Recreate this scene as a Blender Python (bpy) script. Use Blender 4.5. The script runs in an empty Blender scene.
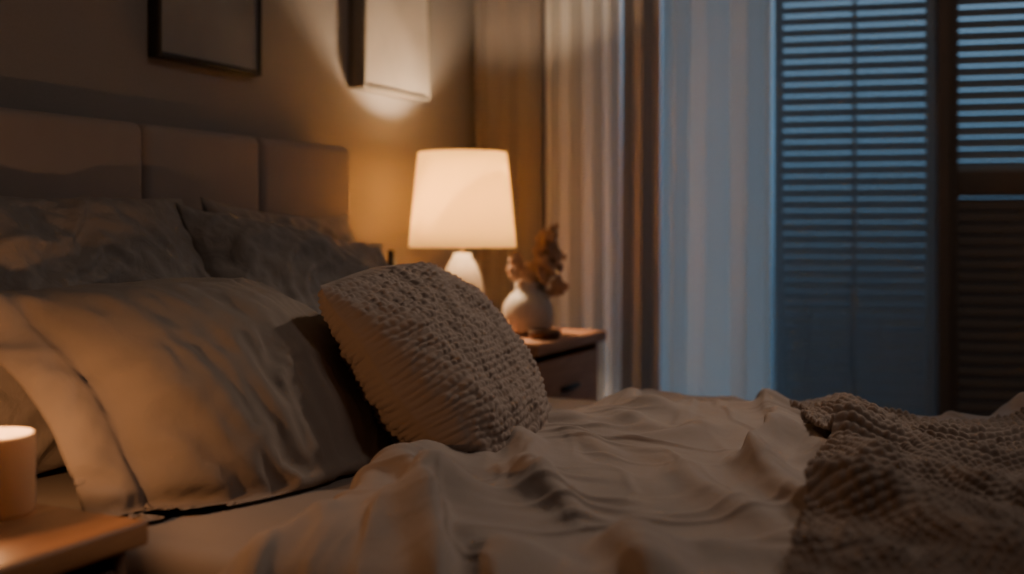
import bpy, bmesh, math, time
import numpy as np
from mathutils import Vector, Matrix
T0=time.time()
scene=bpy.context.scene
COL=scene.collection
# ------------------------------------------------------------ helpers
def link(o,parent=None):
    COL.objects.link(o)
    if parent: o.parent=parent
    return o
def empty(name):
    e=bpy.data.objects.new(name,None); COL.objects.link(e); return e
def mesh_obj(name,verts,faces,mat=None,parent=None,smooth=True):
    me=bpy.data.meshes.new(name)
    me.from_pydata([tuple(map(float,v)) for v in verts],[],[tuple(map(int,f)) for f in faces])
    me.update()
    if smooth: me.polygons.foreach_set('use_smooth',[True]*len(me.polygons))
    o=bpy.data.objects.new(name,me)
    if mat: me.materials.append(mat)
    return link(o,parent)
def box(name,lo,hi,mat=None,parent=None,bevel=0.0,seg=3):
    lo=Vector(lo);hi=Vector(hi)
    bm=bmesh.new(); bmesh.ops.create_cube(bm,size=1.0)
    s=hi-lo;c=(hi+lo)/2
    for v in bm.verts: v.co=Vector((v.co.x*s.x,v.co.y*s.y,v.co.z*s.z))
    if bevel>0:
        bmesh.ops.bevel(bm,geom=bm.edges[:],offset=bevel,segments=seg,profile=0.5,affect='EDGES')
    me=bpy.data.meshes.new(name); bm.to_mesh(me); bm.free()
    if bevel>0: me.polygons.foreach_set('use_smooth',[True]*len(me.polygons))
    o=bpy.data.objects.new(name,me); o.location=c
    if mat: me.materials.append(mat)
    link(o,parent)
    return o
def lathe(name,prof,center,mat,parent=None,seg=48,closed=False):
    verts=[];faces=[];n=len(prof)
    for i in range(seg):
        a=2*math.pi*i/seg
        for r,z in prof: verts.append((center[0]+r*math.cos(a),center[1]+r*math.sin(a),center[2]+z))
    for i in range(seg):
        j=(i+1)%seg
        for k in range(n-1): faces.append((i*n+k,j*n+k,j*n+k+1,i*n+k+1))
        if closed: faces.append((i*n+n-1,j*n+n-1,j*n,i*n))
    return mesh_obj(name,verts,faces,mat,parent)
def vnoise(x,y,seed):
    rs=np.random.RandomState(seed); N=64; g=rs.rand(N,N)*2-1
    xi=np.floor(x).astype(int); yi=np.floor(y).astype(int); fx=x-xi; fy=y-yi
    fx=fx*fx*(3-2*fx); fy=fy*fy*(3-2*fy)
    a=g[xi%N,yi%N];b=g[(xi+1)%N,yi%N];c=g[xi%N,(yi+1)%N];d=g[(xi+1)%N,(yi+1)%N]
    return (a*(1-fx)+b*fx)*(1-fy)+(c*(1-fx)+d*fx)*fy
def fbm(x,y,seed,o=3):
    s=0;a=1
    for k in range(o): s=s+a*vnoise(x*2**k+17*k,y*2**k+9*k,seed+k); a*=.5
    return s
def gridge(x,y,seed,w=.28): return np.exp(-(vnoise(x,y,seed)/w)**2)
# ------------------------------------------------------------ materials
def newmat(name):
    m=bpy.data.materials.new(name); m.use_nodes=True
    nt=m.node_tree; b=nt.nodes['Principled BSDF']; return m,nt,b
def fabric(name,col,weave=900,bump=.25,wrinkle=.0,rough=.92,sheen=.10,var=.10):
    m,nt,b=newmat(name); N=nt.nodes;L=nt.links
    tc=N.new('ShaderNodeTexCoord')
    n1=N.new('ShaderNodeTexNoise'); n1.inputs['Scale'].default_value=9; n1.inputs['Detail'].default_value=5
    L.new(tc.outputs['Object'],n1.inputs['Vector'])
    mx=N.new('ShaderNodeMixRGB'); 
    mx.inputs[1].default_value=(*[c*(1-var) for c in col],1); mx.inputs[2].default_value=(*[min(1,c*(1+var)) for c in col],1)
    L.new(n1.outputs['Fac'],mx.inputs[0]); L.new(mx.outputs[0],b.inputs['Base Color'])
    b.inputs['Roughness'].default_value=rough
    b.inputs['Sheen Weight'].default_value=sheen; b.inputs['Sheen Roughness'].default_value=.5
    b.inputs['Specular IOR Level'].default_value=.15
    n2=N.new('ShaderNodeTexNoise'); n2.inputs['Scale'].default_value=weave; n2.inputs['Detail'].default_value=2
    L.new(tc.outputs['Object'],n2.inputs['Vector'])
    bp=N.new('ShaderNodeBump'); bp.inputs['Strength'].default_value=bump; bp.inputs['Distance'].default_value=.002
    L.new(n2.outputs['Fac'],bp.inputs['Height'])
    if wrinkle>0:
        n3=N.new('ShaderNodeTexNoise'); n3.inputs['Scale'].default_value=22; n3.inputs['Detail'].default_value=6; n3.inputs['Distortion'].default_value=1.2
        L.new(tc.outputs['Object'],n3.inputs['Vector'])
        b2=N.new('ShaderNodeBump'); b2.inputs['Strength'].default_value=wrinkle; b2.inputs['Distance'].default_value=.02
        L.new(n3.outputs['Fac'],b2.inputs['Height']); L.new(b2.outputs[0],bp.inputs['Normal'])
    L.new(bp.outputs[0],b.inputs['Normal'])
    return m
def plain(name,col,rough=.6,metal=0,bump=0,scale=60,spec=.4):
    m,nt,b=newmat(name);N=nt.nodes;L=nt.links
    tc=N.new('ShaderNodeTexCoord');n=N.new('ShaderNodeTexNoise');n.inputs['Scale'].default_value=scale;n.inputs['Detail'].default_value=4
    L.new(tc.outputs['Object'],n.inputs['Vector'])
    mx=N.new('ShaderNodeMixRGB');mx.inputs[1].default_value=(*[c*.93 for c in col],1);mx.inputs[2].default_value=(*[min(1,c*1.07) for c in col],1)
    L.new(n.outputs['Fac'],mx.inputs[0]);L.new(mx.outputs[0],b.inputs['Base Color'])
    b.inputs['Roughness'].default_value=rough;b.inputs['Metallic'].default_value=metal;b.inputs['Specular IOR Level'].default_value=spec
    if bump:
        bp=N.new('ShaderNodeBump');bp.inputs['Strength'].default_value=bump;bp.inputs['Distance'].default_value=.003
        L.new(n.outputs['Fac'],bp.inputs['Height']);L.new(bp.outputs[0],b.inputs['Normal'])
    return m
def wood(name,c1,c2,axis='Y',rough=.45):
    m,nt,b=newmat(name);N=nt.nodes;L=nt.links
    tc=N.new('ShaderNodeTexCoord');mp=N.new('ShaderNodeMapping')
    mp.inputs['Scale'].default_value={'Y':(14,1.5,14),'X':(1.5,14,14),'Z':(14,14,1.5)}[axis]
    L.new(tc.outputs['Object'],mp.inputs['Vector'])
    n=N.new('ShaderNodeTexNoise');n.inputs['Scale'].default_value=3;n.inputs['Detail'].default_value=8;n.inputs['Distortion'].default_value=1.5
    L.new(mp.outputs[0],n.inputs['Vector'])
    r=N.new('ShaderNodeValToRGB');r.color_ramp.elements[0].position=.3;r.color_ramp.elements[0].color=(*c1,1);r.color_ramp.elements[1].position=.7;r.color_ramp.elements[1].color=(*c2,1)
    L.new(n.outputs['Fac'],r.inputs[0]);L.new(r.outputs[0],b.inputs['Base Color']);b.inputs['Roughness'].default_value=rough
    bp=N.new('ShaderNodeBump');bp.inputs['Strength'].default_value=.15;bp.inputs['Distance'].default_value=.002
    L.new(n.outputs['Fac'],bp.inputs['Height']);L.new(bp.outputs[0],b.inputs['Normal'])
    return m
def translucent(name,col,tcol,fac,alpha=1.0,emis=None,es=0,weave=700):
    m=bpy.data.materials.new(name);m.use_nodes=True;nt=m.node_tree;N=nt.nodes;L=nt.links
    N.remove(N['Principled BSDF']);out=N['Material Output']
    tc=N.new('ShaderNodeTexCoord');n=N.new('ShaderNodeTexNoise');n.inputs['Scale'].default_value=weave
    L.new(tc.outputs['Object'],n.inputs['Vector'])
    bp=N.new('ShaderNodeBump');bp.inputs['Strength'].default_value=.2;bp.inputs['Distance'].default_value=.001;L.new(n.outputs['Fac'],bp.inputs['Height'])
    d=N.new('ShaderNodeBsdfDiffuse');d.inputs[0].default_value=(*col,1);L.new(bp.outputs[0],d.inputs['Normal'])
    t=N.new('ShaderNodeBsdfTranslucent');t.inputs[0].default_value=(*tcol,1);L.new(bp.outputs[0],t.inputs['Normal'])
    mx=N.new('ShaderNodeMixShader');mx.inputs[0].default_value=fac;L.new(d.outputs[0],mx.inputs[1]);L.new(t.outputs[0],mx.inputs[2])
    last=mx
    if alpha<1:
        tr=N.new('ShaderNodeBsdfTransparent');m2=N.new('ShaderNodeMixShader');m2.inputs[0].default_value=alpha
        L.new(tr.outputs[0],m2.inputs[1]);L.new(last.outputs[0],m2.inputs[2]);last=m2
    if emis:
        e=N.new('ShaderNodeEmission');e.inputs[0].default_value=(*emis,1);e.inputs[1].default_value=es
        a=N.new('ShaderNodeAddShader');L.new(last.outputs[0],a.inputs[0]);L.new(e.outputs[0],a.inputs[1]);last=a
    L.new(last.outputs[0],out.inputs[0])
    return m
M_wall=plain('wall_paint',(.315,.285,.27),.9,bump=.15,scale=180,spec=.1)
M_ceil=plain('ceiling_paint',(.5,.48,.45),.9,spec=.1)
M_floor=wood('floor_wood',(.12,.07,.04),(.22,.13,.08),'Y')
M_trim=plain('trim_paint',(.45,.4,.35),.5)
M_head=fabric('headboard_linen',(.36,.30,.275),700,.4,sheen=.1)
M_sheet=fabric('sheet_cotton',(.34,.285,.255),1200,.15)
M_duvet=fabric('duvet_linen',(.40,.33,.295),900,.25,wrinkle=.08)
M_pilA=fabric('pillow_taupe_linen',(.30,.25,.22),900,.25,wrinkle=.10)
M_pilB=fabric('pillow_grey_linen',(.32,.28,.26),900,.3,wrinkle=.35)
M_knit=fabric('cushion_knit',(.38,.30,.26),1500,.5,sheen=.1)
M_throw=fabric('throw_knit',(.36,.285,.245),1200,.6,sheen=.1)
M_walnut=wood('walnut',(.09,.04,.02),(.2,.095,.045),'Y')
M_wal2=wood('walnut_warm',(.38,.17,.09),(.54,.27,.155),'Y',.6)
M_oak=wood('oak_top',(.34,.15,.065),(.50,.24,.11),'Y',.4)
M_dark=plain('dark_frame',(.03,.025,.022),.5)
M_cer=plain('ceramic_cream',(.50,.43,.37),.45,bump=.05,scale=30)
M_brass=plain('brass',(.55,.38,.18),.35,metal=1)
# ------------------------------------------------------------ room
PHI=math.radians(13)
WM=Matrix.Translation((0,3.23,0))@Matrix.Rotation(PHI,4,'Z')   # local: x along wall, y outwards, z up
def wbox(name,lo,hi,mat,parent=None,bevel=0):
    o=box(name,lo,hi,mat,parent,bevel)
    c=o.location.copy()
    o.matrix_world=WM@Matrix.Translation(c)
    return o
Hc=2.5; XR=3.8; YB=-1.2
box('wall_headboard',(-.12,YB-.12,0),(0,3.35,Hc),M_wall)
box('wall_right',(XR,YB-.12,0),(XR+.12,4.4,Hc),M_wall)
box('wall_back',(0,YB-.12,0),(XR,YB,Hc),M_wall)
box('floor',(-.2,YB-.2,-.1),(XR+.2,4.6,0),M_floor)
box('ceiling',(-.2,YB-.2,Hc),(XR+.2,4.6,Hc+.1),M_ceil)
W0,W1,WT,WB=.42,2.55,2.25,.12
wl=empty('wall_window')
wbox('wall_left_part',(0,0,0),(W0,.14,Hc),M_wall,wl)
wbox('wall_right_part',(W1,0,0),(4.05,.14,Hc),M_wall,wl)
wbox('wall_lintel',(W0,0,WT),(W1,.14,Hc),M_wall,wl)
wbox('wall_sill_part',(W0,0,0),(W1,.14,WB),M_wall,wl)
box('baseboard_headboard',(0,YB,0),(.015,3.2,.09),M_trim)
M_shut=plain('shutter_paint',(.24,.26,.28),.55)
M_shutd=plain('shutter_frame',(.15,.11,.088),.6)
wn=empty('window_1')
for a,b in((W0,W0+.05),(W1-.05,W1)): wbox('jamb',(a,.02,WB),(b,.12,WT),M_shutd,wn)
wbox('head',(W0,.02,WT-.05),(W1,.12,WT),M_shutd,wn); wbox('sill',(W0,-.02,WB),(W1,.13,WB+.04),M_shutd,wn)
gm=bpy.data.materials.new('window_glass');gm.use_nodes=True;N=gm.node_tree.nodes;L=gm.node_tree.links
N.remove(N['Principled BSDF']);tr=N.new('ShaderNodeBsdfTransparent');gl=N.new('ShaderNodeBsdfGlossy');gl.inputs['Roughness'].default_value=.05;mx=N.new('ShaderNodeMixShader');mx.inputs[0].default_value=.04
L.new(tr.outputs[0],mx.inputs[1]);L.new(gl.outputs[0],mx.inputs[2]);L.new(mx.outputs[0],N['Material Output'].inputs[0])
wbox('glass_pane',(W0+.04,.112,WB+.03),(W1-.04,.116,WT-.04),gm,wn)
sh=empty('window_shutters')
def shutter(u0,u1,rail=None,stile=.028,sm=M_shut,fm=M_shut,deg=50,lowdeg=None):
    z0,z1=WB+.05,WT-.06
    wbox('stile',(u0,.03,z0),(u0+stile,.06,z1),fm,sh,.004); wbox('stile',(u1-stile,.03,z0),(u1,.06,z1),fm,sh,.004)
    wbox('rail_bottom',(u0+stile,.032,z0),(u1-stile,.058,z0+.08),fm,sh,.003); wbox('rail_top',(u0+stile,.032,z1-.08),(u1-stile,.058,z1),fm,sh,.003)
    if rail: wbox('rail_mid',(u0+stile,.032,rail-.04),(u1-stile,.058,rail+.04),fm,sh,.003)
    pitch=.036
    hw=.020; th=.0025
    for part in(0,1):
        z=(z0+.105) if not(rail and part==1) else rail+.053
        V=[];F=[]
        while z<z1-.095:
            low=bool(rail) and z<rail
            if (not(rail and abs(z-rail)<.05)) and low==(part==0 and bool(rail)) and (rail or part==1):
                t=(z-z0)/(z1-z0)
                ang=math.radians(lowdeg if (low and lowdeg) else deg+(14*max(0,.45-t)/.45 if not rail else 0))
                b=len(V)
                pr=[(-hw,0),(-hw*.5,th),(hw*.5,th),(hw,0),(hw*.5,-th),(-hw*.5,-th)]
                for u in(u0+stile,u1-stile):
                    for p,q in pr:
                        y=p*math.cos(ang)-q*math.sin(ang); zz=p*math.sin(ang)+q*math.cos(ang)
                        V.append(WM@Vector((u,.045+y,z+zz)))
                for k in range(6): F.append((b+k,b+(k+1)%6,b+6+(k+1)%6,b+6+k))
            z+=pitch
        if V: mesh_obj('louvres',V,F,(fm if (rail and part==0) else sm),sh,smooth=False)
    um=(u0+u1)/2
    wbox('tilt_rod',(um-.006,.008,z0+.12),(um+.006,.018,z1-.12),fm,sh,.003)
shutter(.965,1.446)
wbox('mullion',(1.448,.0,WB+.04),(1.480,.1,WT-.05),M_shutd,wn)
shutter(1.482,1.98,rail=1.02,fm=M_shutd,deg=55,lowdeg=68);shutter(1.985,2.49,rail=1.02,fm=M_shutd,deg=55,lowdeg=68)
def curtain(name,u0,u1,v0,amp,per,mat,seed,ztop=2.40,zbot=.015):
    nu=int((u1-u0)/.003);nz=40;V=[];F=[]
    us=np.linspace(u0,u1,nu)
    for k in range(nz):
        t=k/(nz-1);z=zbot+(ztop-zbot)*t
        ph=2*np.pi*us/per+2.6*vnoise(us*7,np.full_like(us,t*.5),seed)
        am=amp*(.7+.6*vnoise(us*9+3,np.full_like(us,t*.5),seed+9))
        v=v0-am*np.sin(ph)*(1-.25*t)-.4*amp*vnoise(us*26,np.full_like(us,t*.8+5),seed+3)
        uu=us+.2*amp*np.sin(2*ph)+.005*np.sin(t*3+seed)
        for a,b in zip(uu,v): V.append(WM@Vector((a,b,z)))
    for k in range(nz-1):
        for i in range(nu-1): F.append((k*nu+i,k*nu+i+1,(k+1)*nu+i+1,(k+1)*nu+i))
    return mesh_obj(name,V,F,mat)
M_sheer=translucent('sheer_fabric',(.84,.82,.80),(.92,.88,.84),.5,.99)
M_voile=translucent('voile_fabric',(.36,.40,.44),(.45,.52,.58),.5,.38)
M_drape=translucent('drape_fabric',(.25,.215,.20),(.12,.10,.095),.15)
M_tan=translucent('tan_sheer_fabric',(.44,.375,.33),(.30,.26,.23),.3)
curtain('drape_curtain',.03,.25,-.10,.018,.06,M_drape,3)
curtain('sheer_curtain',.257,.497,-.11,.020,.055,M_sheer,7)
curtain('drape_curtain.001',.504,.615,-.11,.022,.06,M_tan,12)
curtain('sheer_curtain.001',.622,.955,-.09,.036,.095,M_sheer,24)
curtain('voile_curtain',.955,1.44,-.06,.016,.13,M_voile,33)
rod=empty('curtain_rod')
bm=bmesh.new();bmesh.ops.create_cone(bm,cap_ends=True,segments=16,radius1=.013,radius2=.013,depth=2.9)
me=bpy.data.meshes.new('rod');bm.to_mesh(me);bm.free();me.materials.append(M_dark);o=bpy.data.objects.new('rod',me);link(o,rod)
o.matrix_world=WM@Matrix.Translation((1.55,-.10,2.43))@Matrix.Rotation(math.pi/2,4,'Y')
for u in(.16,2.95): wbox('bracket',(u-.01,-.11,2.41),(u+.01,0.0,2.435),M_dark,rod)
def picture(name,y0,y1,z0,z1,seed,dep,w,fm,c0,c1):
    e=empty(name)
    for lo,hi in(((0.001,y0,z0),(dep,y0+w,z1)),((0.001,y1-w,z0),(dep,y1,z1)),((0.001,y0+w,z0),(dep,y1-w,z0+w)),((0.001,y0+w,z1-w),(dep,y1-w,z1))):
        box('frame',lo,hi,fm,e,.001,1)
    mt,nt,b=newmat('print_'+name);N=nt.nodes;L=nt.links
    tc=N.new('ShaderNodeTexCoord');n=N.new('ShaderNodeTexNoise');n.inputs['Scale'].default_value=3+seed;n.inputs['Detail'].default_value=3
    L.new(tc.outputs['Object'],n.inputs['Vector']);r=N.new('ShaderNodeValToRGB')
    r.color_ramp.elements[0].position=.35;r.color_ramp.elements[1].position=.65
    r.color_ramp.elements[0].color=(*c0,1);r.color_ramp.elements[1].color=(*c1,1);L.new(n.outputs['Fac'],r.inputs[0]);L.new(r.outputs[0],b.inputs['Base Color']);b.inputs['Roughness'].default_value=.6
    box('print',(.002,y0+w,z0+w),(dep-.005,y1-w,z1-w),mt,e)
picture('framed_picture',1.75,2.09,1.245,1.72,1,.03,.012,M_dark,(.21,.21,.215),(.28,.28,.28))
M_lf=plain('light_frame',(.24,.21,.18),.6)
picture('framed_picture.001',2.49,2.84,1.265,1.73,2,.055,.010,M_lf,(.42,.37,.33),(.54,.48,.43))
# ------------------------------------------------------------ bed
bed=empty('bed')
BY0,BY1=.97,2.33; MZ=.50
for i in range(4):
    y0=.925+i*.359
    box('headboard_panel',(.012,y0,.12),(.10,y0+.361,1.093),M_head,bed,.022,5)
box('headboard_back',(.004,.93,.1),(.07,2.352,1.085),M_head,bed,.01,2)
box('bed_base',(.10,.95,.12),(2.12,2.345,.30),M_head,bed,.02,3)
box('mattress',(.105,BY0,.29),(2.10,BY1,MZ),M_sheet,bed,.045,6)
for x in(.2,2.0):
    for y in(1.02,2.27): box('leg',(x-.025,y-.025,0),(x+.025,y+.025,.13),M_walnut,bed,.004,1)
# ------------------------------------------------------------ cloth solver (rest lengths taken from a designed shape)
def AB(P,ax,k,idx):
    if ax=='u': return (Ellipsis,idx,slice(None),slice(None)),(Ellipsis,idx+k,slice(None),slice(None))
    if ax=='v': return (Ellipsis,idx,slice(None)),(Ellipsis,idx+k,slice(None))
    if ax=='d1': return (Ellipsis,idx,slice(0,-1),slice(None)),(Ellipsis,idx+1,slice(1,None),slice(None))
    return (Ellipsis,idx,slice(1,None),slice(None)),(Ellipsis,idx+1,slice(0,-1),slice(None))
def build(P,specs):
    out=[]
    for ax,k,st,lo,sc in specs:
        n=P.shape[-2] if ax=='v' else P.shape[-3]
        kk=k if ax in'uv' else 1
        for par in range(2):
            idx=np.array([i for i in range(n-kk) if (i//kk)%2==par])
            if len(idx)==0: continue
            a,b=AB(P,ax,k,idx)
            L0=np.linalg.norm(P[b]-P[a],axis=-1,keepdims=True)*sc
            out.append((a,b,L0,st,lo))
    return out
def solve(Q,cons):
    for a,b,L0,st,lo in cons:
        A=Q[a];B=Q[b];d=B-A;L=np.sqrt((d*d).sum(-1,keepdims=True))+1e-9
        e=L-L0
        s=np.where(e>0,st,st*lo) if lo!=1 else st
        c=d*(.5*s*e/L)
        Q[a]=A+c;Q[b]=B-c
def gnormals(P):
    gu=np.gradient(P,axis=-3);gv=np.gradient(P,axis=-2)
    n=np.cross(gu,gv);return n/(np.linalg.norm(n,axis=-1,keepdims=True)+1e-12)
def frame(lean,yaw,roll):
    t=math.radians(lean)
    R=Matrix(((0,-math.cos(t),math.sin(t)),(1,0,0),(0,math.sin(t),math.cos(t))))
    R=Matrix.Rotation(math.radians(yaw),3,'Z')@R@Matrix.Rotation(math.radians(roll),3,'Z')
    return np.array(R)
def cubic_up(P,fu,axis):
    n=P.shape[axis];m=(n-1)*fu+1
    t=np.arange(m)/fu;i=np.minimum(t.astype(int),n-2);f=(t-i)
    sh=[1]*P.ndim;sh[axis]=m;f=f.reshape(sh)
    g=lambda k:np.take(P,np.clip(i+k,0,n-1),axis=axis)
    a,b,c,d=g(-1),g(0),g(1),g(2)
    return .5*((2*b)+(-a+c)*f+(2*a-5*b+4*c-d)*f*f+(-a+3*b-3*c+d)*f**3)
def smooth(P,n,w=.5):
    for _ in range(n):
        Q=P.copy()
        Q[1:-1]=(1-w)*P[1:-1]+w*.5*(P[2:]+P[:-2]);P=Q.copy()
        Q[:,1:-1]=(1-w)*P[:,1:-1]+w*.5*(P[:,2:]+P[:,:-2]);P=Q
    return P
def shell(name,P,mat,disp=None,up=2):
    P=cubic_up(cubic_up(P,up,1),up,2)
    nu,nv=P.shape[1:3]
    if disp is not None:
        u,v=np.meshgrid(np.linspace(0,1,nu),np.linspace(0,1,nv),indexing='ij')
        n=gnormals(P);h=disp(u,v)*np.clip(np.minimum(np.minimum(u,1-u),np.minimum(v,1-v))*30,0,1)
        P[0]+=n[0]*h[...,None];P[1]-=n[1]*h[...,None]
    idx0=np.arange(nu*nv).reshape(nu,nv);idx1=idx0.copy();cnt=nu*nv
    inner=np.zeros((nu,nv),bool);inner[1:-1,1:-1]=True
    idx1[inner]=cnt+np.arange(inner.sum())
    V=np.concatenate([P[0].reshape(-1,3),P[1][inner]])
    def q(I,flip):
        a,b,c,d=I[:-1,:-1].ravel(),I[1:,:-1].ravel(),I[1:,1:].ravel(),I[:-1,1:].ravel()
        return np.stack([a,b,c,d] if not flip else [d,c,b,a],1)
    F=np.concatenate([q(idx0,False),q(idx1,True)])
    return mesh_obj(name,V,F,mat)
def pillow(name,W,H,c,lean,yaw,roll,thick,mat,seed=1,planes=(),disp=None,up=2,res=.0115,sag=.3,exc=1.02,steps=30,flange=0.0,wr=1.0,arch=0.0,slump=0.0,pull=.07,ex=2.6):
    Wt=W+flange
    nu=int(Wt/res)+1;nv=int(H/res)+1
    R=frame(lean,yaw,roll);c=np.array(c,float);N=R[:,2]
    s,t=np.meshgrid(np.linspace(-W/2-flange,W/2,nu),np.linspace(-1,1,nv),indexing='ij')
    u=np.clip(2*s/W,-1,1);v=t
    prof=((1-np.abs(u)**ex)*(1-np.abs(v)**ex))**.52
    h=thick/2*prof*(1-sag*v)
    fl=np.clip((-s-W/2)/max(flange,1e-6),0,1) if flange else 0*s
    inner=(1-np.abs(t)**30)
    if flange: h=np.where(s<-W/2+.01,(.004+.012*(1+vnoise(v*3,v*0+1,seed+70))*np.sin(np.pi*np.clip(fl,0.08,.92)))*inner,h)
    x=s*(1-pull*(1-v**2)*np.abs(u)**3);y=t*H/2*(1-pull*1.2*(1-u**2)*np.abs(v)**3)
    ew=np.exp(-(1-np.abs(v))*5);eu=np.exp(-(1-np.abs(u))*5)
    loc=np.zeros((2,nu,nv,3))
    for l in range(2):
        pk=.006*ew*vnoise(s*38+l*9,v*2.0+5,seed+1)+.006*eu*vnoise(u*2+5,v*H*19+l*7,seed+2)
        a=(seed*1.7)%3.14
        du=s*math.cos(a)+y*math.sin(a);dv=-s*math.sin(a)+y*math.cos(a)
        wy=dv+.05*fbm(du*6,dv*6,seed+3,2)
        cr=.009*(gridge(du*5+l*3,wy*15,seed+4,.3)-.35)+.005*fbm(s*14,y*14,seed+5,3)
        inn=np.clip(prof*1.6,0,1)
        loc[l,...,0]=x;loc[l,...,1]=y
        loc[l,...,2]=(1 if l==0 else -1)*(h+wr*(pk*inn**.3*(prof>0)+cr*inn))
    mid=arch*(np.abs(u)**2.2)+.012*fbm(s*6,y*6,seed+9,2)+slump*v**2
    if flange: mid=mid-flange*.35*fl**1.5+.014*fl*vnoise(v*4,v*0+3,seed+71)
    loc[...,2]+=mid
    P=loc@R.T+c
    Pm=(P[0]+P[1])/2
    cons=build(P,[('u',1,1,1,exc),('v',1,1,1,exc),('d1',1,.5,.5,exc),('d2',1,.5,.5,exc),('u',2,.12,1,exc),('v',2,.12,1,exc)])
    vel=np.zeros_like(P);V0=(((P[0]-P[1])@N).mean())*.98;dt=.012
    sg=np.array([1,-1]).reshape(2,1,1,1)
    for k_ in range(steps):
        th=((P[0]-P[1])@N).mean()
        n=gnormals(P)*sg
        k=np.clip(60*(1-th/V0),-3,6)
        vel=vel*.9+n*k*dt
        Q=P+vel*dt
        for it in range(6):
            solve(Q,cons)
            m=(Q[0]+Q[1])/2
            for sl in((0,slice(None)),(-1,slice(None)),(slice(None),0),(slice(None),-1)):
                Q[0][sl]=m[sl];Q[1][sl]=m[sl]
            Q+=.05*(Pm-(Q[0]+Q[1])/2)[None]
            for pn,pd in planes:
                pn=np.array(pn,float);dd=Q@pn-pd
                Q-=np.where(dd<0,dd,0)[...,None]*pn
        vel=(Q-P)/dt
        sp=np.linalg.norm(vel,axis=-1,keepdims=True);vel*=np.minimum(1,.6/(sp+1e-9))
        P=Q
    for pn,pd in planes:
        pn=np.array(pn,float);dd=P@pn-pd
        P-=np.where(dd<0,dd,0)[...,None]*pn
    return shell(name,P,mat,disp,up)
bedpl=((0,0,1),MZ+.006); hbpl=((1,0,0),.104); nspl=((0,1,0),.955)
def knitdisp(nr,nc,amp,seed,wp=.010,irr=.5):
    def f(u,v):
        wv=v+wp*fbm(u*6,v*6,seed)+wp*.4*vnoise(u*30,v*30,seed+2)
        wu=u+.012*fbm(u*7+9,v*7,seed+5)
        r=wv*nr;row=np.floor(r);a=np.abs(np.sin(np.pi*r))**.8
        b=np.abs(np.sin(np.pi*(wu*nc+.5*(row%2))))**.8
        return amp*(a*(.40+.60*b)*(1+irr*fbm(u*40,v*40,seed+8,2)))
    return f
pillow('euro_pillow',.74,.50,(.235,1.335,.72),70,0,-1,.22,M_pilB,2,[bedpl,hbpl,nspl],arch=-.03,wr=1.4)
pillow('euro_pillow.001',.56,.48,(.19,2.02,.70),76,3,-3,.15,M_pilB,5,[bedpl,hbpl],wr=1.3)
pillow('bed_pillow',.58,.46,(.355,1.87,.70),57,-6,-10,.17,M_pilB,8,[bedpl,hbpl],wr=1.3)
pillow('bed_pillow.001',.60,.47,(.53,1.41,.64),46,2,-2,.24,M_pilA,11,[bedpl,nspl],flange=.08,arch=-.035,wr=1.6,ex=2.2)
pillow('bed_pillow.002',.60,.42,(.42,2.04,.59),28,0,0,.17,M_sheet,14,[bedpl,hbpl])
pillow('knitted_cushion',.40,.39,(.765,1.66,.648),53,5,3,.22,M_knit,17,[bedpl],disp=knitdisp(34,34,.0042,4,.014,.6),up=6,sag=.2,wr=.9,pull=-.05,ex=2.1)
print('pillows',time.time()-T0)
# ------------------------------------------------------------ duvet
def drape(P,cons,Hf,steps,iters,pins,fric,g,damp=.96):
    vel=np.zeros_like(P);dt=.012;P0=P.copy()
    for s in range(steps):
        vel*=damp;vel[...,2]-=g*dt
        Q=P+vel*dt
        for it in range(iters):
            solve(Q,cons)
            Q[pins,:2]=P0[pins,:2]
            h=Hf(Q[...,0],Q[...,1])
            Q[...,2]=np.maximum(Q[...,2],h)
        h=Hf(P[...,0],P[...,1])
        contact=(Q[...,2]<=h+.002)
        dxy=(Q-P);f=np.where(contact,1-fric,1.0)
        Q[...,0]=P[...,0]+dxy[...,0]*f;Q[...,1]=P[...,1]+dxy[...,1]*f
        vel=(Q-P)/dt
        sp=np.linalg.norm(vel,axis=-1,keepdims=True);vel*=np.minimum(1,.8/(sp+1e-9))
        P=Q
    return P
SP=lambda e,b2,b4:[('u',1,1,1,e),('v',1,1,1,e),('d1',1,.6,.5,e),('d2',1,.6,.5,e),('u',2,b2,1,e),('v',2,b2,1,e),('u',4,b4,1,e),('v',4,b4,1,e)]
DX=.87
def bedH(x,y):
    e=np.minimum(y-(BY0-.035),(BY1+.035)-y)
    e=np.minimum(e,2.16-x)
    ed=np.clip((x-DX)/.08,0,1);ed=np.sqrt(1-(1-ed)**2)
    loft=.024*ed+.012*fbm(x*4.5+.5*y,y*3.5,31,2)*ed
    top=MZ+.010+loft*np.clip(e/.10,0,1)
    edge=np.clip(e/.05,0,1);edge=np.sqrt(1-(1-edge)**2)
    return np.where(e>0,top-.06*(1-edge),.08)
dx=.010
X0,X1,Y0,Y1=DX,2.20,.80,2.46
nu=int((X1-X0)/dx)+1;nv=int((Y1-Y0)/dx)+1
x,y=np.meshgrid(np.linspace(X0,X1,nu),np.linspace(Y0,Y1,nv),indexing='ij')
P=np.zeros((nu,nv,3));P[...,0]=x+.02*fbm(y*3,y*0,77,2)*(x<X0+.3);P[...,1]=y
wx=x+.50*(y-1.6)+.12*fbm(x*2.5,y*2,41,2)
wy=y-.3*x+.08*fbm(x*3,y*3,52,2)
f1=gridge(wx*8.7,y*1.5+x*.8,44,.26)
f2=gridge(wx*13+3,wy*3.2,45,.28)
f3=gridge(x*5+y*2,wy*8.5,47,.26)*np.clip(fbm(x*2.5,y*2.5,49,1)+.6,0,1)
nl=np.exp(-(((x-1.0)/.20)**2+((y-1.15)/.22)**2))
f4=gridge((x+.9*y)*8,(y-x)*2.2,88,.28)*nl
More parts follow.
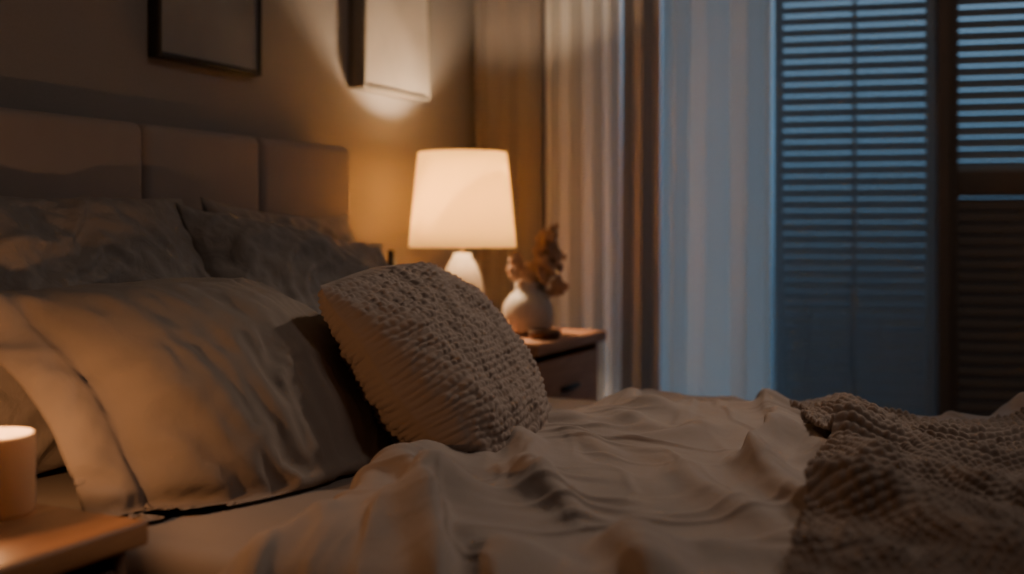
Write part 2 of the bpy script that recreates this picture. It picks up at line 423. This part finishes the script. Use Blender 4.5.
amp=.85+.45*fbm(x*3,y*3,58,2)
z=bedH(x,np.clip(y,1.05,2.25))+amp*(.050*f1+.024*f2+.030*f3)+.035*f4+.003*fbm(x*14,y*14,46,3)
z-=.012
fade=np.clip((x-X0)/.06,0,1)**.7;z=bedH(x,np.clip(y,1.05,2.25))*(1-fade)+z*fade
P[...,2]=z
P[...,0]+=-.026*f1;P[...,1]+=.016*f3
pins=np.zeros((nu,nv),bool);pins[0]=1;pins[-1]=1;pins[:,0]=1;pins[:,-1]=1
P=drape(P,build(P,SP(1.02,.5,.4)),bedH,24,7,pins,.6,5)
P=smooth(P,4)
DUV=P
print('duvet',time.time()-T0)
def sheetobj(name,P,mat,up=2,disp=None,thick=.0):
    P=cubic_up(cubic_up(P,up,0),up,1);nu,nv=P.shape[:2]
    if disp is not None:
        u,v=np.meshgrid(np.linspace(0,1,nu),np.linspace(0,1,nv),indexing='ij')
        P=P+gnormals(P)*disp(u,v)[...,None]
    I=np.arange(nu*nv).reshape(nu,nv)
    F=np.stack([I[:-1,:-1].ravel(),I[1:,:-1].ravel(),I[1:,1:].ravel(),I[:-1,1:].ravel()],1)
    o=mesh_obj(name,P.reshape(-1,3),F,mat)
    if thick:
        m=o.modifiers.new('s','SOLIDIFY');m.thickness=thick;m.offset=-1
    return o
def duvd(u,v):
    X=u*1.36;Y=v*1.7
    a=X+.5*Y+.06*fbm(X*5,Y*5,91,2);b=Y-.4*X+.06*fbm(X*5+3,Y*5,92,2)
    m=np.clip(.5+fbm(X*4,Y*4,93,2),0,1)
    return .0065*(gridge(a*20,b*4,94,.26)-.25)*m+.0065*(gridge(a*5,b*20,95,.26)-.25)*(1-m)
sheetobj('duvet',P,M_duvet,3,disp=duvd,thick=.005)
G=.01;gx0,gy0=.8,.4;GN=(170,230)
R_=np.full(GN,.08)
Pf=cubic_up(cubic_up(DUV,2,0),2,1).reshape(-1,3)
ix=np.clip(((Pf[:,0]-gx0)/G).astype(int),0,GN[0]-1);iy=np.clip(((Pf[:,1]-gy0)/G).astype(int),0,GN[1]-1)
np.maximum.at(R_,(ix,iy),Pf[:,2])
def throwH(x,y):
    fx=np.clip((x-gx0)/G-.5,0,GN[0]-1.01);fy=np.clip((y-gy0)/G-.5,0,GN[1]-1.01)
    i=fx.astype(int);j=fy.astype(int);a=fx-i;b=fy-j
    return (R_[i,j]*(1-a)+R_[i+1,j]*a)*(1-b)+(R_[i,j+1]*(1-a)+R_[i+1,j+1]*a)*b+.014
tw,tl=.76,1.34;d=.0125
nu=int(tw/d)+1;nv=int(tl/d)+1
u,v=np.meshgrid(np.linspace(0,tw,nu),np.linspace(0,tl,nv),indexing='ij')
an=math.radians(11)
ox,oy=1.57,.78
P=np.zeros((nu,nv,3))
wob=.06*fbm(v*3.2,v*0+2,60,3)
P[...,0]=ox+u*math.cos(an)-v*math.sin(an)+wob;P[...,1]=oy+u*math.sin(an)+v*math.cos(an)+.04*fbm(u*4,u*0,66,2)
wv=v+.06*fbm(u*4,v*4,67,2)
P[...,2]=throwH(P[...,0],P[...,1])+.002+.03*gridge(u*3+v*2,wv*6+2,64,.3)+.014*gridge(u*9,wv*4,65,.3)+.05*np.exp(-((v-1.12)/.10)**2)*np.clip(u*5,.2,1)
P[...,2]=np.maximum(P[...,2],.3)
pins=np.zeros((nu,nv),bool);pins[0]=1;pins[-1]=1;pins[:,0]=1;pins[:,-1]=1
P=drape(P,build(P,SP(1.01,.5,.4)),throwH,24,6,pins,.6,5)
P=smooth(P,3)
sheetobj('knitted_throw_blanket',P,M_throw,7,disp=knitdisp(96,56,.0085,9,.006),thick=.004)
print('throw',time.time()-T0)
# ------------------------------------------------------------ nightstands
def nightstand(name,x0,x1,y0,y1,h,top,body,drawers=2):
    e=empty(name)
    box('top',(x0,y0,h-.028),(x1,y1,h),top,e,.004,2)
    i=.012;b0=.14
    box('side_a',(x0+.01,y0+i,b0),(x1-i-.01,y0+i+.018,h-.028),body,e,.002,1)
    box('side_b',(x0+.01,y1-i-.018,b0),(x1-i-.01,y1-i,h-.028),body,e,.002,1)
    box('back_panel',(x0+.01,y0+i,b0),(x0+.02,y1-i,h-.028),body,e)
    box('bottom_panel',(x0+.01,y0+i,b0),(x1-i-.01,y1-i,b0+.018),body,e)
    dh=(h-.028-.02-b0-.018)/drawers
    for k in range(drawers):
        z0=b0+.02+k*dh
        box('drawer_front',(x1-i-.03,y0+i+.02,z0+.004),(x1-i-.006,y1-i-.02,z0+dh-.004),body,e,.004,2)
        box('handle',(x1-i-.008,(y0+y1)/2-.05,z0+dh*.55),(x1-i+.008,(y0+y1)/2+.05,z0+dh*.55+.01),M_dark,e,.003,2)
    for xx in(x0+.03,x1-i-.03):
        for yy in(y0+i+.02,y1-i-.02): box('leg',(xx-.016,yy-.016,0),(xx+.016,yy+.016,b0),body,e,.004,1)
nightstand('nightstand',.05,.60,2.42,2.88,.60,M_wal2,M_wal2)
nightstand('nightstand.001',.34,.79,.44,.945,.55,M_oak,M_walnut)
# ------------------------------------------------------------ lamp
lamp=empty('table_lamp');lx,ly,lz=.25,2.68,.6005
lathe('base',[(0,0),(.060,0),(.066,.006),(.068,.03),(.067,.06),(.062,.11),(.052,.155),(.036,.19),(.026,.205),(.024,.215),(0,.215)],(lx,ly,lz),M_cer,lamp)
lathe('stem',[(.008,.21),(.008,.33)],(lx,ly,lz),M_brass,lamp,16)
M_shade=translucent('lamp_shade_linen',(.75,.63,.42),(.92,.68,.33),.5,emis=(1,.62,.20),es=.45,weave=500)
lathe('shade',[(.149,.232),(.123,.494),(.121,.494),(.147,.232)],(lx,ly,lz),M_shade,lamp,64,closed=True)
for k in range(3):
    o=box('spider',(.0,-.0015,-.0015),(.123,.0015,.0015),M_brass,lamp)
    o.matrix_world=Matrix.Translation((lx,ly,lz+.325))@Matrix.Rotation(k*2.094,4,'Z')@Matrix.Translation((.065,0,0))
M_bulb=bpy.data.materials.new('bulb_glow');M_bulb.use_nodes=True;b=M_bulb.node_tree.nodes['Principled BSDF'];b.inputs['Emission Color'].default_value=(1,.72,.42,1);b.inputs['Emission Strength'].default_value=8
lathe('bulb',[(0,.325),(.010,.33),(.014,.345),(.010,.352),(.0,.355)],(lx,ly,lz),M_bulb,lamp,20)
def light(name,kind,loc,power,col,size=.03,parent=None,target=None,sy=None,angle=60):
    l=bpy.data.lights.new(name,kind);l.energy=power;l.color=col
    if kind in('POINT','SPOT'): l.shadow_soft_size=size
    if kind=='SPOT': l.spot_size=math.radians(angle);l.spot_blend=.9
    if kind=='AREA':
        l.shape='RECTANGLE';l.size=size;l.size_y=sy or size
    o=bpy.data.objects.new(name,l);o.location=loc
    if target is not None:
        o.rotation_euler=(Vector(target)-Vector(loc)).to_track_quat('-Z','Y').to_euler()
    return link(o,parent)
light('lamp_light','POINT',(lx,ly,lz+.38),24,(1,.72,.45),.02,lamp)
# ------------------------------------------------------------ vase with dried flowers
vs=empty('flower_vase');vx,vy=.46,2.66
lathe('vase',[(0,0),(.05,0),(.066,.02),(.070,.05),(.066,.08),(.050,.105),(.036,.116),(.034,.132),(.038,.140),(.034,.140),(.030,.13),(.030,.11),(.06,.07),(0,.02)],(vx,vy,.6005),M_cer,vs)
M_dry=plain('dried_flower',(.42,.27,.19),.9);M_stem=plain('dried_stem',(.22,.14,.07),.9)
rs=np.random.RandomState(4)
bm=bmesh.new();bs=bmesh.new()
tips=[(-.035,0,.79),(-.012,.02,.77),(.03,.0,.80),(.055,.02,.83),(.035,.03,.85),(.06,-.01,.78),(.01,-.01,.76),(.045,.0,.76),(-.04,.01,.765),(.075,.02,.80),(.085,.01,.73),(.05,.02,.86)]
for k,(a,b,c) in enumerate(tips):
    tip=Vector((vx+a,vy+b,c));base=Vector((vx+.3*a,vy,.66));dvec=tip-base
    m=Matrix.Translation((base+tip)/2)@dvec.to_track_quat('Z','Y').to_matrix().to_4x4()
    bmesh.ops.create_cone(bs,cap_ends=True,segments=6,radius1=.0016,radius2=.0012,depth=dvec.length,matrix=m)
    for q in range(30):
        p=tip+Vector(rs.randn(3)*.010);s=.005+.005*rs.rand()
        bmesh.ops.create_icosphere(bm,subdivisions=1,radius=s,matrix=Matrix.Translation(p)@Matrix.Diagonal((1,.7,1.3,1)))
for nm,b_,mt in(('blooms',bm,M_dry),('stems',bs,M_stem)):
    me=bpy.data.meshes.new(nm);b_.to_mesh(me);b_.free();me.materials.append(mt);link(bpy.data.objects.new(nm,me),vs)
lathe('wooden_dish',[(0,0),(.035,0),(.042,.014),(.044,.022),(.040,.022),(.034,.008),(0,.006)],(.545,2.58,.6005),M_walnut,None,32)
lathe('tealight_holder',[(0,0),(.026,0),(.03,.03),(.027,.03),(.022,.008),(0,.006)],(.42,2.50,.6005),M_cer,None,32)
lathe('glass_bottle',[(0,0),(.02,0),(.022,.01),(.022,.12),(.012,.15),(.010,.225),(.0,.226)],(.12,2.52,.6005),M_dark,None,24)
# ------------------------------------------------------------ candle
cd=empty('jar_candle');cx,cy,cz=.605,.885,.5505
M_wax=translucent('candle_wax',(.52,.44,.34),(.5,.36,.2),.25)
lathe('candle_body',[(0,0),(.044,0),(.047,.004),(.047,.088),(.045,.093),(.042,.091),(.038,.084),(0,.082)],(cx,cy,cz),M_wax,cd)
lathe('wick',[(0,.08),(.0012,.08),(.001,.095),(0,.096)],(cx,cy,cz),M_dark,cd,8)
M_fl=bpy.data.materials.new('flame');M_fl.use_nodes=True;b=M_fl.node_tree.nodes['Principled BSDF'];b.inputs['Emission Color'].default_value=(1,.5,.15,1);b.inputs['Emission Strength'].default_value=10
lathe('flame',[(0,.092),(.003,.095),(.0045,.102),(.003,.112),(0,.122)],(cx,cy,cz),M_fl,cd,16)
light('candle_light','POINT',(cx,cy,cz+.135),2.2,(1,.48,.20),.012,cd)
# ------------------------------------------------------------ other lights
light('added_rake_spot','SPOT',(1.50,2.85,2.15),38,(1,.79,.61),.05,None,(1.04,1.62,.55),angle=47)  # added spot without a fixture, rakes the duvet folds and cushion knit
light('added_fill_area','AREA',(2.3,1.8,2.45),5.5,(1,.87,.77),.5,None,(1.5,1.8,0))  # added soft fill for nightstand front and curtains, no real fixture
w=bpy.data.worlds.new('dusk');scene.world=w;w.use_nodes=True;N=w.node_tree.nodes;L=w.node_tree.links
bg=N['Background'];tc=N.new('ShaderNodeTexCoord');sp=N.new('ShaderNodeSeparateXYZ');r=N.new('ShaderNodeValToRGB')
mr=N.new('ShaderNodeMapRange');mr.inputs[1].default_value=-.35;mr.inputs[2].default_value=.35
L.new(tc.outputs['Generated'],sp.inputs[0]);L.new(sp.outputs[2],mr.inputs[0]);L.new(mr.outputs[0],r.inputs[0]);L.new(r.outputs[0],bg.inputs[0])
cr=r.color_ramp;cr.elements[0].position=.0;cr.elements[0].color=(.006,.009,.013,1);cr.elements[1].position=1;cr.elements[1].color=(.16,.25,.35,1)
e=cr.elements.new(.42);e.color=(.025,.05,.08,1);e=cr.elements.new(.62);e.color=(.07,.15,.24,1)
bg.inputs[1].default_value=2.7
# ------------------------------------------------------------ camera
cam=bpy.data.cameras.new('camera');co=bpy.data.objects.new('camera',cam);link(co)
co.location=(1.71,0,.88);co.rotation_euler=(math.radians(90),0,math.radians(26))
cam.sensor_width=36;cam.lens=1100/1024*36;cam.shift_y=-57/1024;cam.clip_start=.02
cam.dof.use_dof=True;cam.dof.focus_distance=1.75;cam.dof.aperture_fstop=1.8
scene.camera=co
print('total',time.time()-T0)
